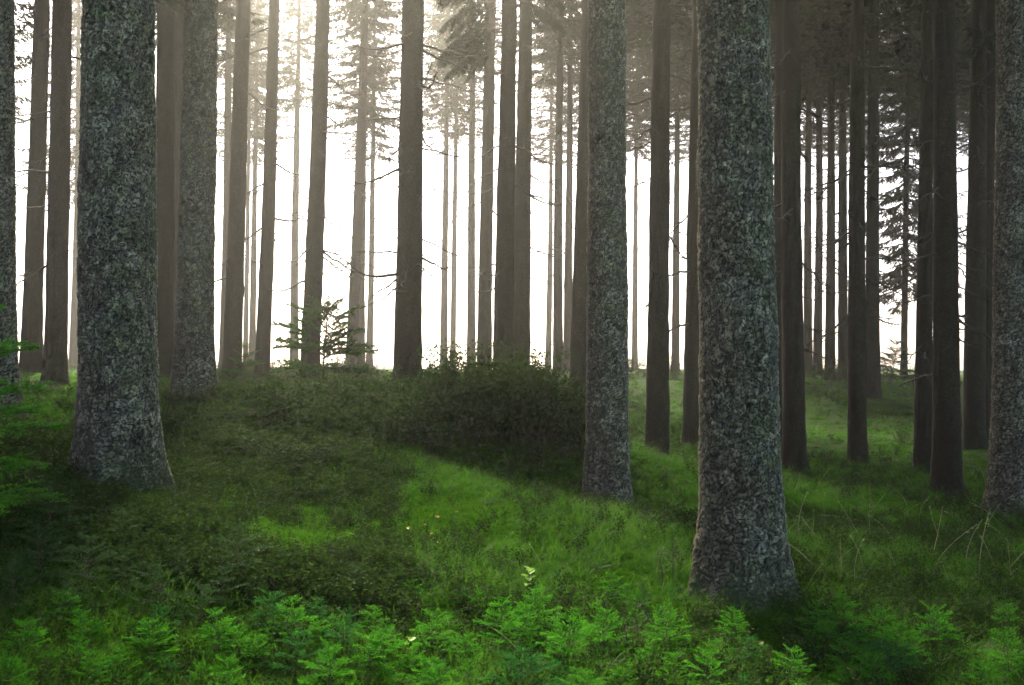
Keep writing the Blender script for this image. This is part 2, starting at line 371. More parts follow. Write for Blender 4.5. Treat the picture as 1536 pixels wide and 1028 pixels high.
def bough_mesh(name, seed, mats, L=1.0, ntw=11, tw=.42, nl=.05, nw=.011, per=9.0, droop=.08, lift=.1, second=0, hang=0.0, wood=.010):
    """live spruce bough along +x: axis, side twigs, needles; tip attribute grows towards the shoots' ends"""
    r = rs(seed); mb = MB(); n = 10; t = np.linspace(0, 1, n)
    P = np.stack([t * L, .03 * L * np.sin(t * 4 + r.uniform(0, 6)), L * (lift * t - (droop + lift) * t ** 2)], 1)
    segs = [(P, 0.0)]
    mb.tube(P, np.linspace(wood, wood * .3, n) * L, 4, 1)
    for k in range(ntw):
        tt = .14 + .8 * (k + r.uniform(0, .6)) / ntw; s = 1 if k % 2 else -1
        b = np.array([np.interp(tt, t, P[:, q]) for q in range(3)]); l = tw * L * (1.08 - tt) ** .75 * r.uniform(.75, 1.15)
        d = unit(np.array([r.uniform(.55, .9), s * r.uniform(.6, 1.0), r.uniform(-.15, .2) - hang])); m = np.linspace(0, 1, 6)
        Q = b + d * (m * l)[:, None] + np.array([.25, 0, -.12 - hang * .7]) * (m ** 2 * l)[:, None]
        segs.append((Q, .35)); mb.tube(Q, np.linspace(wood * .45, wood * .18, 6) * L, 3, 1)
        for q2 in range(second):
            u = r.uniform(.15, .9); s2 = 1 if q2 % 2 else -1; b2 = np.array([np.interp(u, m, Q[:, q]) for q in range(3)])
            l2 = l * .5 * (1.1 - u) ** .6 * r.uniform(.7, 1.2)
            pd = np.cross(d, [0, 0, 1]); d2 = unit(d * .8 + pd * s2 * r.uniform(.5, .9) + np.array([0, 0, r.uniform(-.3, .05) - hang]))
            Q2 = b2 + d2 * (np.linspace(0, 1, 4) * l2)[:, None]
            segs.append((Q2, .4)); mb.tube(Q2, np.linspace(wood * .25, wood * .12, 4) * L, 3, 1)
    for Q, a0 in segs:
        sl = np.linalg.norm(np.diff(Q, axis=0), axis=1).sum(); c = max(6, int(sl / (nl * L) * per)); u = np.sqrt(r.uniform(.01, 1, c)) if a0 == 0 else r.uniform(0.02, 1, c)
        m = np.linspace(0, 1, len(Q)); B = np.stack([np.interp(u, m, Q[:, q]) for q in range(3)], 1)
        T = unit(np.stack([np.interp(u, m, np.gradient(Q[:, q])) for q in range(3)], 1))
        rd = r.normal(size=(c, 3)); rd[:, 2] = rd[:, 2] * .8 + .25; rd = unit(rd - T * (rd * T).sum(1, keepdims=True))
        mb.needles(B, T * r.uniform(.45, 1.0, (c, 1)) + rd, nl * L * r.uniform(.75, 1.15, c), nw * L, r, 0, np.clip(a0 + (1 - a0) * u * r.uniform(.8, 1.1, c), 0, 1))
    return mb.mesh(name, mats)

def stem_mesh(name, seed, h, rad, mats, nl=.014, leader=.35):
    r = rs(seed); mb = MB(); n = 9; t = np.linspace(0, 1, n)
    P = np.stack([.02 * h * np.sin(t * 3 + r.uniform(0, 6)), .02 * h * np.sin(t * 3.3 + r.uniform(0, 6)), h * t], 1); P -= P[0]; P[0, 2] = -.06
    mb.tube(P, np.linspace(rad, rad * .25, n), 5, 1)
    c = int(h * leader / nl * 9); u = r.uniform(1 - leader, 1, c)
    B = np.stack([np.interp(u, t, P[:, q]) for q in range(3)], 1); a = r.uniform(0, 6.28, c)
    D = np.stack([np.cos(a), np.sin(a), r.uniform(.5, 1.4, c)], 1)
    mb.needles(B, D, nl * r.uniform(.8, 1.1, c), nl * .2, r, 0, .5 + .5 * (u - 1 + leader) / leader)
    return mb.mesh(name, mats)

CROWNS = [crown_mesh(100 + k) for k in range(3)]
DEAD = [dead_branch_mesh(200 + k) for k in range(7)]
HANG = [bough_mesh('hanging_bough', 300 + k, [M_CROWN, M_TWIG], ntw=18, tw=.55, nl=.030, nw=.011, per=7, droop=.45, lift=.05, second=7, hang=.55, wood=.013) for k in range(3)]

# ------------------------------------------------------------------ the spruces
# (col at base, col at top of picture, width px, trunk diameter m, label, crown base m, number of dead branches, bark spacing m or None)
FAR = 'pale slender spruce almost lost in the bright fog'
T = [
 (-12, -3, 66, .50, 'shaded mossy spruce behind the bright green young spruce bough', 6.3, 0, .016),
 (46, 60, 29, .40, 'straight dark brown spruce close behind the shaded mossy one', 10, 5, None),
 (82, 92, 33, .40, 'greenish brown spruce standing between dark brown spruce and thick grey one', 9.5, 6, None),
 (109, 120, 12, .36, 'thin hazy grey spruce with many fine dead twigs, behind greenish brown spruce', 8, 16, None),
 (178, 182, 110, .62, 'thick grey lichen-crusted spruce with wide flared foot on the knoll', 10, 0, .0095),
 (245, 247, 30, .38, 'black-brown spruce tucked behind the thick flared grey spruce', 9, 2, None),
 (265, 270, 26, .42, 'dim brown spruce half hidden behind mottled flared one at bilberry edge', 9, 3, None),
 (290, 304, 54, .50, 'mottled greenish spruce with flared pale foot above bilberry thicket', 13, 0, .014),
 (336, 343, 15, .40, FAR, 12, 4, None),
 (347, 364, 28, .42, 'evenly grey-brown spruce rising behind a small dark young spruce', 11, 6, None),
 (368, 377, 8, .30, FAR, 12, 5, None), (378, 388, 10, .34, FAR, 12, 4, None),
 (392, 409, 22, .36, 'narrow grey-brown spruce with bare drooping twigs against the glow', 11, 12, None),
 (441, 448, 13, .42, FAR, 13, 3, None),
 (464, 483, 28, .42, 'brown spruce with a sparse young spruce before its foot', 14, 10, None),
 (526, 546, 17, .40, 'hazy tan spruce, thicker of a close pair behind sparse young spruce', 12.5, 20, None),
 (541, 549, 13, .36, 'hazy tan spruce, thinner of a close pair behind sparse young spruce', 10.5, 6, None),
 (554, 563, 10, .34, FAR, 11, 6, None),
 (611, 626, 39, .42, 'sharp dark spruce alone against white fog beside the leafy thicket', 16, 22, None),
 (665, 672, 11, .36, FAR, 12.5, 8, None), (679, 687, 9, .32, FAR, 12.5, 6, None),
 (707, 710, 13, .36, 'slim hazy spruce beneath the hanging dark needle boughs', 12.5, 8, None),
 (726, 738, 22, .40, 'grey spruce close beside the boughed dark spruce behind leafy thicket', 12.5, 8, None),
 (753, 764, 30, .40, 'nearly black spruce with drooping needled boughs over leafy thicket', 11.5, 4, None),
 (780, 789, 27, .42, 'grey hazy spruce directly behind the black spruce with drooping boughs', 12, 10, None),
 (822, 829, 9, .32, FAR, 11.5, 6, None),
 (837, 842, 15, .36, 'hazy olive-grey spruce with fine twigs, behind right end of thicket', 11.5, 12, None),
 (851, 856, 13, .34, 'slim olive-grey spruce next to the dark one behind lichened spruce', 11.5, 10, None),
 (866, 884, 29, .39, 'dark spruce half hidden behind the slim lichened spruce on mossy hump', 12.5, 3, None),
 (911, 916, 62, .45, 'slim lichened grey-green spruce rising from a mossy hump', 13.5, 0, .0115),
 (952, 956, 9, .34, FAR, 12.5, 4, None),
 (986, 996, 34, .39, 'straight dark spruce standing alone between two lichened spruces', 12.5, 6, None),
 (1013, 1018, 12, .36, FAR, 12, 8, None),
 (1037, 1049, 27, .36, 'dark spruce partly covered by the thickest lichened spruce', 8.5, 5, None),
 (1112, 1109, 115, .54, 'thickest speckled grey spruce with streak of yellow lichen, among bright seedlings', 13.5, 0, .0085),
 (1172, 1174, 26, .36, 'black spruce squeezed behind the thickest speckled spruce', 8, 4, None),
 (1191, 1192, 33, .36, 'near-black spruce beside the thickest speckled spruce', 8, 6, None),
 (1212, 1214, 13, .36, 'thin grey-brown spruce in haze beside near-black one', 9.2, 14, None),
 (1226, 1228, 13, .34, 'thin hazy spruce at the bright gap, ending at the far crest', 8.7, 16, None),
 (1245, 1248, 15, .36, 'thin dark spruce at the bright gap, ending at the far crest', 8.7, 18, None),
 (1265, 1266, 15, .36, 'grey spruce close behind the twiggy dark spruce', 8.7, 14, None),
 (1286, 1286, 27, .34, 'dark straight spruce with many thin drooping dead twigs', 10.2, 22, None),
 (1309, 1312, 21, .40, 'smooth grey hazy spruce beside dark twiggy spruce', 9.2, 8, None),
 (1356, 1364, 10, .28, 'very thin spruce with needled boughs over a far young spruce', 3.6, 20, None),
 (1384, 1392, 25, .31, 'black spruce touching its thicker black neighbour', 9.5, 12, None),
 (1421, 1417, 40, .38, 'thick black spruce touching its thinner black neighbour', 9, 8, None),
 (1460, 1466, 31, .42, 'slate-grey hazy spruce behind the thick black one', 9, 10, None),
 (1481, 1487, 24, .36, 'dim slate spruce next to lichened spruce on grassy slope', 9, 10, None),
 (1518, 1520, 58, .49, 'dusky lichened spruce at edge of the grassy slope', 9, 3, .015),
]
tr = random.Random(3); FARG = 'pale spruces in the far fog'
def add_dead(tree, D, n, lean, H, z0, z1, rr, big=1.0, thick=1.0):
    for k in range(n):
        z = rr.uniform(z0, z1); a = rr.uniform(0, 6.283); ob = obj('dead_branch', DEAD[rr.randrange(len(DEAD))], tree)
        rad = D / 2 * (1 - .78 * (z / H) ** 1.15); ob.location = (lean[0] * z + rad * math.cos(a) * .9, lean[1] * z + rad * math.sin(a) * .9, z)
        s = rr.uniform(.4, 1.05) * big; ob.rotation_euler = (0, rr.uniform(-.15, .35), a); ob.scale = (s, s * thick, s * thick * rr.uniform(.8, 1.2))
TREES = {}
NARROW = ('evenly grey-brown', 'narrow grey-brown', 'dark spruce partly', 'near-black', 'black-brown', 'sharp dark', 'brown spruce with', 'nearly black', 'mottled', 'dark spruce half', 'straight dark', 'grey hazy spruce directly')   # crowns slimmed out of view to open a light gap over the seedlings
for q, (xb, xt, w, D, lab, cb, nd, dense) in enumerate(T):
    d = D * FPX / w; X = (xb - 768.0) / FPX * d; z0 = hz(X, d)
    # the lean that carries the axis from its foot to its column at the top edge of the picture
    ztop = CAMZ + HOR / FPX * d; lean = (((xt - xb) / FPX * d) / max(ztop - z0, 1), tr.uniform(-.006, .006))
    t = empty('spruce_tree', (X, d, z0)); tag(t, lab, 'tree', FARG if lab == FAR else 'spruces of the forest')
    if lab.startswith(NARROW): cb += 2
    if 1160 < xb < 1330 or 1375 < xb < 1500: cb += 2.5
    if lab.startswith(('brown spruce with', 'nearly black', 'evenly grey-brown', 'narrow grey-brown', 'grey hazy spruce directly')): cb = max(cb, 18.0)  # crowns cut short, out of view, so sun reaches the foreground
    H = tr.uniform(20, 24); zd = (ztop - z0) + .6 if dense else 0
    obj('trunk', trunk_mesh('trunk', D, H, 1000 + 7 * q, lean, dense, zd, flare=.42 if dense else .25, fl_h=.30 if dense else .2), t)
    c = obj('crown', CROWNS[tr.randrange(3)], t); cs = (H + .4 - cb) / 12.0 if H + .4 - cb > 3 else .3
    c.location = (lean[0] * cb, lean[1] * cb, cb); c.scale = (1.6 if q == 0 else .8 if (d < 13.5 or lab.startswith(NARROW)) else tr.uniform(1.15, 1.45),) * 2 + (cs,); c.rotation_euler = (lean[1] * -1, lean[0], tr.uniform(0, 6.28))  # first tree's unseen crown widened to shade the left foreground
    add_dead(t, D, int(nd * 2.2), lean, H, max(1.6, (ztop - z0) * .25), min(max(cb + .6, 5), ztop - z0 + .5), tr, 1.1, min(.9 + d / 80, 1.6))
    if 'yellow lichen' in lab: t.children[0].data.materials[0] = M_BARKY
    TREES[lab] = (t, X, d, z0, D, lean, H)
# drooping needled boughs on two trees
def boughs(lab, specs):
    t, X, d, z0, D, lean, H = TREES[lab]
    for (py, ang, s, k) in specs:
        z = CAMZ + (HOR - py) / FPX * d - z0; a = math.radians(ang); b = obj('needled_bough', HANG[k], t)
        b.location = (lean[0] * z + D * .4 * math.cos(a), lean[1] * z + D * .4 * math.sin(a), z); b.rotation_euler = (0, .12, a); b.scale = (s, s, s)
boughs('nearly black spruce with drooping needled boughs over leafy thicket',
       [(-5, 186, 1.3, 0), (-40, 200, 1.4, 1), (10, 172, 1.2, 2), (45, 190, 1.35, 1), (50, 205, 1.2, 0), (70, 184, 1.2, 2), (30, 178, 1.3, 0), (-25, -10, 1.0, 1), (0, 12, 1.05, 0), (10, -25, .9, 2), (-60, 0, 1.2, 2), (-60, 180, 1.4, 0), (60, 168, 1.0, 1)])
boughs('sharp dark spruce alone against white fog beside the leafy thicket',
       [(-40, 10, .8, 0), (-55, -30, .8, 1), (-60, 170, .8, 2)])
rb = random.Random(8)
boughs('very thin spruce with needled boughs over a far young spruce',
       [(y, rb.uniform(0, 360), rb.uniform(.9, 1.5), rb.randrange(3)) for y in range(40, 380, 26)])
# extra trees added in line behind nearer trunks so their crowns shade the floor
for q, (px, d, who) in enumerate([(1421, 35, 'thick black spruce'), (1285, 33, 'dark straight twiggy spruce'), (1191, 36, 'near-black spruce'), (1108, 44, 'thickest speckled spruce'),
                                  (1518, 36, 'dusky lichened spruce'), (986, 40, 'straight dark lone spruce'), (912, 34, 'slim lichened spruce'), (1118, 27, 'thickest speckled spruce, nearer'),
                                  (1191, 50, 'near-black spruce, farther'), (1288, 51, 'dark straight twiggy spruce, farther'), (1420, 48, 'thick black spruce, farther'), (1385, 56, 'thinner black spruce'), (1462, 54, 'slate-grey spruce'), (988, 53, 'straight dark lone spruce, farther'), (1110, 57, 'thickest speckled spruce, farthest'),
                                  (1193, 63, 'near-black spruce, farthest'), (1284, 65, 'dark straight twiggy spruce, farthest'), (1424, 62, 'thick black spruce, farthest'), (1516, 52, 'dusky lichened spruce, farther'), (1522, 64, 'dusky lichened spruce, farthest'), (914, 60, 'slim lichened spruce, farther'), (1050, 66, 'dark half-covered spruce')]):
    X = (px - 768.0) / FPX * d; z0 = hz(X, d); t = empty('spruce_tree', (X, d, z0)); tag(t, 'added shade spruce hidden behind the ' + who, 'tree', 'spruces added behind others for shade')
    obj('trunk', trunk_mesh('trunk', .36, 22, 6000 + q, (0, 0)), t); c = obj('crown', CROWNS[q % 3], t); c.location = (0, 0, 12.5); c.scale = (2.0, 2.0, .82)
# spruces added just outside the view so their crowns shade the two sides
for q, (X, Y) in enumerate([(-7.5, 13.5), (-9.5, 19), (-12, 24), (9.5, 13), (10, 19), (13.5, 24), (-15, 31), (16, 32)]):
    z0 = hz(X, Y); t = empty('spruce_tree', (X, Y, z0)); tag(t, 'unseen spruce added for shade beyond the outermost trunks', 'tree', 'unseen shade spruces at the flanks')
    obj('trunk', trunk_mesh('trunk', .42, 22, 5000 + q, (0, 0)), t); c = obj('crown', CROWNS[q % 3], t); c.location = (0, 0, 7.5); c.scale = (1.2, 1.2, 1.22)

# ------------------------------------------------------------------ young spruces
BR = [bough_mesh('seedling_branch', 400 + k, [M_NEEDLE, M_STEM], ntw=7 + k % 3, tw=.50, nl=.052, nw=.016, per=12, droop=.10, lift=.12) for k in range(4)]
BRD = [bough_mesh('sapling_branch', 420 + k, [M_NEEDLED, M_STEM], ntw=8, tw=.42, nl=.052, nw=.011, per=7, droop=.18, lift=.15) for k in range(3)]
M_NEEDLEM = foliage_mat('bluish_needles', (.012, .10, .016), (.026, .15, .020), (.06, .27, .028), .45, .55)
MID = [bough_mesh('seedling_branch', 405 + k, [M_NEEDLEM, M_STEM], ntw=8, tw=.44, nl=.050, nw=.015, per=11, droop=.16, lift=.16) for k in range(2)]
BIG = [bough_mesh('young_spruce_branch', 440 + k, [M_NEEDLE, M_STEM], ntw=15, tw=.46, nl=.024, nw=.0065, per=7, droop=.18, lift=.14, second=6, wood=.012) for k in range(3)]
SPARSE = [bough_mesh('sparse_branch', 460 + k, [M_NEEDLED, M_STEM], ntw=9, tw=.45, nl=.030, nw=.016, per=10, droop=.10, lift=.22, second=3, wood=.012) for k in range(3)]
STEM = [stem_mesh('stem', 480 + k, 1.0, .014, [M_NEEDLE, M_STEM], nl=.045) for k in range(3)]
STEMD = [stem_mesh('stem', 490 + k, 1.0, .014, [M_NEEDLED, M_STEM], nl=.045) for k in range(2)]
pr = random.Random(21)
def young_spruce(name, X, Y, h, brs, stems, label, group=None, spread=.55, whorls=5, per=5, top=.9, bare=0.0, cat='young spruce'):
    t = empty(name, (X, Y, hz(X, Y) - .01), pr.uniform(0, 6.28)); t.rotation_euler = (pr.uniform(-.1, .1), pr.uniform(-.1, .1), pr.uniform(0, 6.28)); tag(t, label, cat, group)
    s = obj('stem', stems[pr.randrange(len(stems))], t); s.scale = (h * .9, h * .9, h)
    for k in range(whorls):
        f = (k + .3) / whorls; z = h * top * (1 - f) + h * .06; n = per + pr.choice([-1, 0, 0, 1]); a0 = pr.uniform(0, 6.28)
        for q in range(n):
            if pr.random() < bare: continue
            L = h * spread * (.30 + .78 * f ** .8) * pr.uniform(.75, 1.2); b = obj('branch', brs[pr.randrange(len(brs))], t)
            b.location = (0, 0, z + pr.uniform(-.03, .03) * h)
            b.rotation_euler = (pr.uniform(-.25, .25), -(.75 - .75 * f) + pr.uniform(-.15, .1), a0 + q * 6.283 / n + pr.uniform(-.35, .35)); b.scale = (L, L, L)
    return t
SEED = [(40, 1015, 95), (112, 1025, 105), (180, 1040, 90), (255, 1045, 80), (330, 1005, 95), (402, 965, 105), (385, 1020, 100), (445, 1040, 95), (512, 1008, 110),
        (560, 1040, 90), (622, 1035, 80), (555, 965, 85), (650, 1000, 80), (700, 1045, 75), (760, 992, 92), (805, 965, 95), (852, 1008, 98), (905, 985, 82), (832, 1045, 70),
        (962, 1018, 65), (1012, 1040, 70), (1072, 1008, 92), (1132, 1018, 100), (1185, 1040, 85), (1100, 968, 75), (1292, 1008, 78), (1332, 1035, 75), (1262, 1050, 60),
        (1515, 1040, 95), (1478, 1060, 70), (475, 950, 78), (440, 985, 88), (300, 1050, 90), (210, 990, 75), (150, 975, 70), (770, 1050, 75), (930, 1055, 80), (1060, 1058, 85), (10, 1060, 100), (490, 1065, 95), (640, 1070, 90), (1120, 1070, 80), (350, 1075, 90), (880, 1078, 80)]
sd = random.Random(31)
def seed_label(px, py):
    if py < 950: return 'tiny spruce seedling scattered on the moss behind the dense patch', 'tiny seedlings on the moss'
    if px < 260: return 'spruce seedling in the dim corner below the waist-high young spruce', 'seedlings in the dim corner'
    if px < 600: return 'bright spruce seedling in the thick clump below the shaded slope', 'seedlings below the slope'
    if px < 925: return 'bright spruce seedling in the clump around the light-leaved broadleaf seedling', 'seedlings round the broadleaf'
    if px < 1050: return 'spruce seedling beside the leafless dead saplings', 'seedlings by the dead saplings'
    if px < 1215: return 'bright spruce seedling at the foot of the thickest speckled spruce', 'seedlings at the speckled spruce'
    return 'spruce seedling at the edge of the grassy slope with dry stalks', 'seedlings by the grassy slope'
for k in range(80):                                            # the patch goes on between and behind them, with smaller plants
    px = sd.uniform(-20, 1220) if k % 4 else sd.uniform(1220, 1560); py = sd.uniform(958, 1085)
    if all(abs(px - a) + abs(py - b) > 26 for a, b, c in SEED): SEED.append((px, py, sd.uniform(48, 92)))
for k in range(16): SEED.append((sd.uniform(440, 1010), sd.uniform(905, 955), sd.uniform(30, 52)))
for (px, py, hp) in SEED:
    X, Y, Z = ground_at(px, py)
    young_spruce('spruce_seedling', X, Y, hp / FPX * Y * sd.uniform(.62, 1.05) * (.75 if 1020 < px < 1220 and py < 1030 else 1), MID if sd.random() < .3 else BR, STEM, *seed_label(px, py), cat='seedling', spread=.64 + sd.uniform(-.08, .1), whorls=5 if hp > 55 else 4, per=5)
DARK = [(358, 885, 92, 'dark green spruce sapling with upright leader on shaded moss'), (230, 935, 85, None), (135, 905, 95, None), (185, 835, 65, None), (70, 830, 95, None), (55, 890, 100, None), (300, 955, 75, None),
        (20, 940, 90, None), (100, 955, 80, None), (270, 880, 60, None), (420, 880, 55, None), (590, 905, 52, None), (640, 890, 45, None), (330, 930, 70, None), (190, 900, 75, None), (530, 905, 55, None)]
for (px, py, hp, lab) in DARK:
    X, Y, Z = ground_at(px, py)
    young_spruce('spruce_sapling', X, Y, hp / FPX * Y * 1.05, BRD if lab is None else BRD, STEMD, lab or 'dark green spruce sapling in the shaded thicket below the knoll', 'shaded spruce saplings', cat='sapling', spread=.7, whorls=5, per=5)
X, Y, Z = (-70 - 768.0) / FPX * 7.2, 7.2, 0
young_spruce('young_spruce', X, Y, 1.95, BIG, STEM, 'waist-high young spruce with bright feathery boughs before shaded mossy trunk', spread=.42, whorls=8, per=6, top=.85)
X, Y = (484 - 768.0) / FPX * 20, 20.0
young_spruce('young_spruce', X, Y, (600 - 466) / FPX * 20 + .1, SPARSE, STEMD, 'sparse dark young spruce with open wispy boughs before tan trunks', spread=.72, whorls=5, per=7, top=.76)
X, Y, Z = ground_at(363, 592); young_spruce('young_spruce', X, Y, .75, SPARSE, STEMD, 'small dark young spruce crouching at foot of grey-brown trunk', spread=.6, whorls=5, per=5)
X, Y = (1335 - 768.0) / FPX * 41, 41.0
young_spruce('young_spruce', X, Y, 1.55, SPARSE, STEMD, 'bushy young spruce on the far crest below the white gap', spread=.6, whorls=6, per=6)

# ------------------------------------------------------------------ bilberry bushes
def bush_mesh(seed, nst=34, nlv=1500, dens=1.0):
    r = rs(seed); ms, ml = MB(), MB()
    for k in range(nst):
        a = r.uniform(0, 6.28); ro = math.sqrt(r.uniform(0, 1)) * .42; b = np.array([ro * math.cos(a) * .8, ro * math.sin(a) * .8, -.05])
        top = np.array([math.cos(a) * (ro * 1.25), math.sin(a) * (ro * 1.25), (.55 - .32 * (ro / .42) ** 2) * r.uniform(.75, 1.2)]) + r.normal(0, .03, 3)
        t = np.linspace(0, 1, 6); P = b + (top - b) * t[:, None] + np.array([math.cos(a), math.sin(a), 0]) * (.05 * np.sin(t * 3.14))[:, None] + r.normal(0, .008, (6, 3))
        ms.tube(P, np.linspace(.004, .0015, 6), 3)
        for q in range(4):
            u = r.uniform(.35, .95); bb = np.array([np.interp(u, t, P[:, w]) for w in range(3)]); d = unit(np.array([r.normal(), r.normal(), r.uniform(.3, 1.2)])); l = r.uniform(.08, .17)
            ms.tube(np.stack([bb, bb + d * l * .5, bb + d * l + [0, 0, -.01]]), [.002, .0015, .001], 3)
            c = nlv // (nst * 4); v = r.uniform(.05, 1.05, c); PL = bb + d * (l * v)[:, None] + r.normal(0, .022, (c, 3))
            D = r.normal(size=(c, 3)); D[:, 2] = D[:, 2] * .45 + .15
            ml.needles(PL, D, r.uniform(.024, .042, c), r.uniform(.015, .025, c), r, 0, np.clip(PL[:, 2] / .6, 0, 1))
    return ms.mesh('stems', M_BSTEM), ml.mesh('leaves', M_BERRY)
BUSH = [bush_mesh(600 + k) for k in range(4)]
br = random.Random(77)
def bush(px, py, s, zs=1.0, label=None, group=None, dz=0.0):
    X, Y, Z = ground_at(px, py); k = br.randrange(4); t = empty('bilberry_bush', (X, Y, Z - .02 + dz), br.uniform(0, 6.28)); t.scale = (s, s, s * zs); tag(t, label, 'bush', group)
    obj('stems', BUSH[k][0], t); obj('leaves', BUSH[k][1], t)
for k in range(34):                                           # the leafy thicket on the crest
    px = br.uniform(600, 862); py = br.uniform(618, 668) + 10 * abs(px - 740) / 120
    bush(px, py, br.uniform(.85, 1.3), br.uniform(1.0, 1.35) * (1.25 if 640 < px < 830 else .85), 'bilberry bush in the dense leafy thicket below the black trunks', 'bushes of the leafy thicket')
for k in range(16):
    px = br.uniform(420, 620); py = br.uniform(606, 660)
    bush(px, py, br.uniform(.7, 1.1), br.uniform(.7, 1.0), 'low dark bilberry bush along the crest behind the moss', 'bushes along the crest')
for k in range(36):
    px = br.uniform(255, 520); py = br.uniform(625, 745)
    bush(px, py, br.uniform(.5, .85), br.uniform(.45, .7), 'low bilberry bush on the slope beside the thick flared spruce', 'bushes on the slope')
for k in range(12):
    px = br.uniform(20, 330); py = br.uniform(745, 815)
    bush(px, py, br.uniform(.4, .65), br.uniform(.45, .7), 'brownish bilberry bush in front of the thick flared spruce foot', 'bushes before the flared spruce')
for k in range(14):
    px = br.uniform(330, 600); d = br.uniform(28, 36); X = (px - 768.0) / FPX * d; q = br.randrange(4); sc = br.uniform(.9, 1.5)
    t = empty('bilberry_bush', (X, d, hz(X, d) - .02), br.uniform(0, 6.28), sc); tag(t, 'pale bush on the far crest below the brightest fog', 'bush', 'bushes below the bright fog'); obj('stems', BUSH[q][0], t); obj('leaves', BUSH[q][1], t)
for px, py, s in ((935, 560, 1.2), (955, 562, 1.0), (1005, 563, 1.1), (1228, 568, 1.0), (1255, 569, 1.0), (1310, 570, 1.2), (1380, 570, 1.1)):
    bush(px, py + 6, s * 1.1, 1.3, 'hazy bush on the far crest against white fog', 'bushes on the far crest')

# ------------------------------------------------------------------ ground cover (uncountable): moss, grass, bilberry sprigs
def scatter(name, pts, rot, scl, sources, label, cat):
    me = bpy.data.meshes.new(name); me.vertices.add(len(pts)); me.vertices.foreach_set('co', np.ascontiguousarray(pts, np.float32).ravel())
    a = me.attributes.new('rot', 'FLOAT_VECTOR', 'POINT'); a.data.foreach_set('vector', np.ascontiguousarray(rot, np.float32).ravel())
    a = me.attributes.new('scl', 'FLOAT', 'POINT'); a.data.foreach_set('value', np.ascontiguousarray(scl, np.float32))
    o = obj(name, me); tag(o, label, cat, kind='stuff')
    src = bpy.data.collections.new(name + '_sources')
    for k, m in enumerate(sources): src.objects.link(bpy.data.objects.new(f'{name}_source', m))
    ng = bpy.data.node_groups.new(name, 'GeometryNodeTree')
    ng.interface.new_socket('Geometry', in_out='INPUT', socket_type='NodeSocketGeometry'); ng.interface.new_socket('Geometry', in_out='OUTPUT', socket_type='NodeSocketGeometry')
    N, L = ng.nodes, ng.links; gi = N.new('NodeGroupInput'); go = N.new('NodeGroupOutput')
    ip = N.new('GeometryNodeInstanceOnPoints'); ci = N.new('GeometryNodeCollectionInfo'); ci.inputs['Collection'].default_value = src
    ci.inputs['Separate Children'].default_value = True; ci.inputs['Reset Children'].default_value = True
    ip.inputs['Pick Instance'].default_value = True
    na = N.new('GeometryNodeInputNamedAttribute'); na.data_type = 'FLOAT_VECTOR'; na.inputs['Name'].default_value = 'rot'
    nb = N.new('GeometryNodeInputNamedAttribute'); nb.data_type = 'FLOAT'; nb.inputs['Name'].default_value = 'scl'
    L.new(gi.outputs[0], ip.inputs['Points']); L.new(ci.outputs[0], ip.inputs['Instance']); L.new(na.outputs['Attribute'], ip.inputs['Rotation']); L.new(nb.outputs['Attribute'], ip.inputs['Scale'])
    L.new(ip.outputs[0], go.inputs[0])
    md = o.modifiers.new('scatter', 'NODES'); md.node_group = ng
    return o
def view_points(n, seed, dmin=4.6, dmax=46.0, pw=1.0):
    """random ground points in the viewed wedge plus margins, denser near by"""
    r = rs(seed); u = r.uniform(size=n)
    d = (dmin ** -pw + u * (dmax ** -pw - dmin ** -pw)) ** (-1 / pw)
    x = r.uniform(-.56, .56, n) * d + r.uniform(-.6, .6, n)
    return x, d, r
def tuft_mesh(name, seed, n, lo, hi, rad, w, mat, lean=.5, seg=3):
    r = rs(seed); V = []; Fq = []; A = []; c = 0
    for k in range(n):
        a = r.uniform(0, 6.28); ro = rad * math.sqrt(r.uniform()); b = np.array([ro * math.cos(a), ro * math.sin(a), -.01]); h = r.uniform(lo, hi)
        a2 = a + r.normal(0, .9); o = np.array([math.cos(a2), math.sin(a2), 0]); s = np.array([-o[1], o[0], 0]); ln = lean * r.uniform(.3, 1.6)
        for q in range(seg + 1):
            t = q / seg; p = b + np.array([0, 0, h * (t - .25 * ln * t * t)]) + o * (h * ln * t ** 1.8); ww = w * (1 - t) ** .7 * .5 + .0002
            V += [p - s * ww, p + s * ww]; A += [t, t]
        for q in range(seg): Fq.append([c + 2 * q, c + 2 * q + 1, c + 2 * q + 3, c + 2 * q + 2])
        c += 2 * (seg + 1)
    return np_mesh(name, np.array(V), np.array(Fq), mat, attrs={'tip': np.array(A)})
def sprig_mesh(seed):
    r = rs(seed); mb = MB()
    for k in range(7):
        a = r.uniform(0, 6.28); b = np.array([r.normal(0, .03), r.normal(0, .03), -.01]); h = r.uniform(.10, .2)
        P = b + np.outer(np.linspace(0, 1, 4), [math.cos(a) * h * .5, math.sin(a) * h * .5, h]); mb.tube(P, np.linspace(.0018, .0008, 4), 3, 1)
        u = r.uniform(.25, 1, 16); B = np.stack([np.interp(u, np.linspace(0, 1, 4), P[:, q]) for q in range(3)], 1); D = r.normal(size=(16, 3)); D[:, 2] = D[:, 2] * .4 + .2
        mb.needles(B + r.normal(0, .01, (16, 3)), D, r.uniform(.016, .028, 16), .013, r, 0, u)
    return mb.mesh('sprig', [M_BERRY, M_BSTEM])
def in_left_slope(x, y):        # the shrubby left flank of the knoll, in metres
    return (x < -.6 - .12 * (y - 7)) & (y > 7.0)
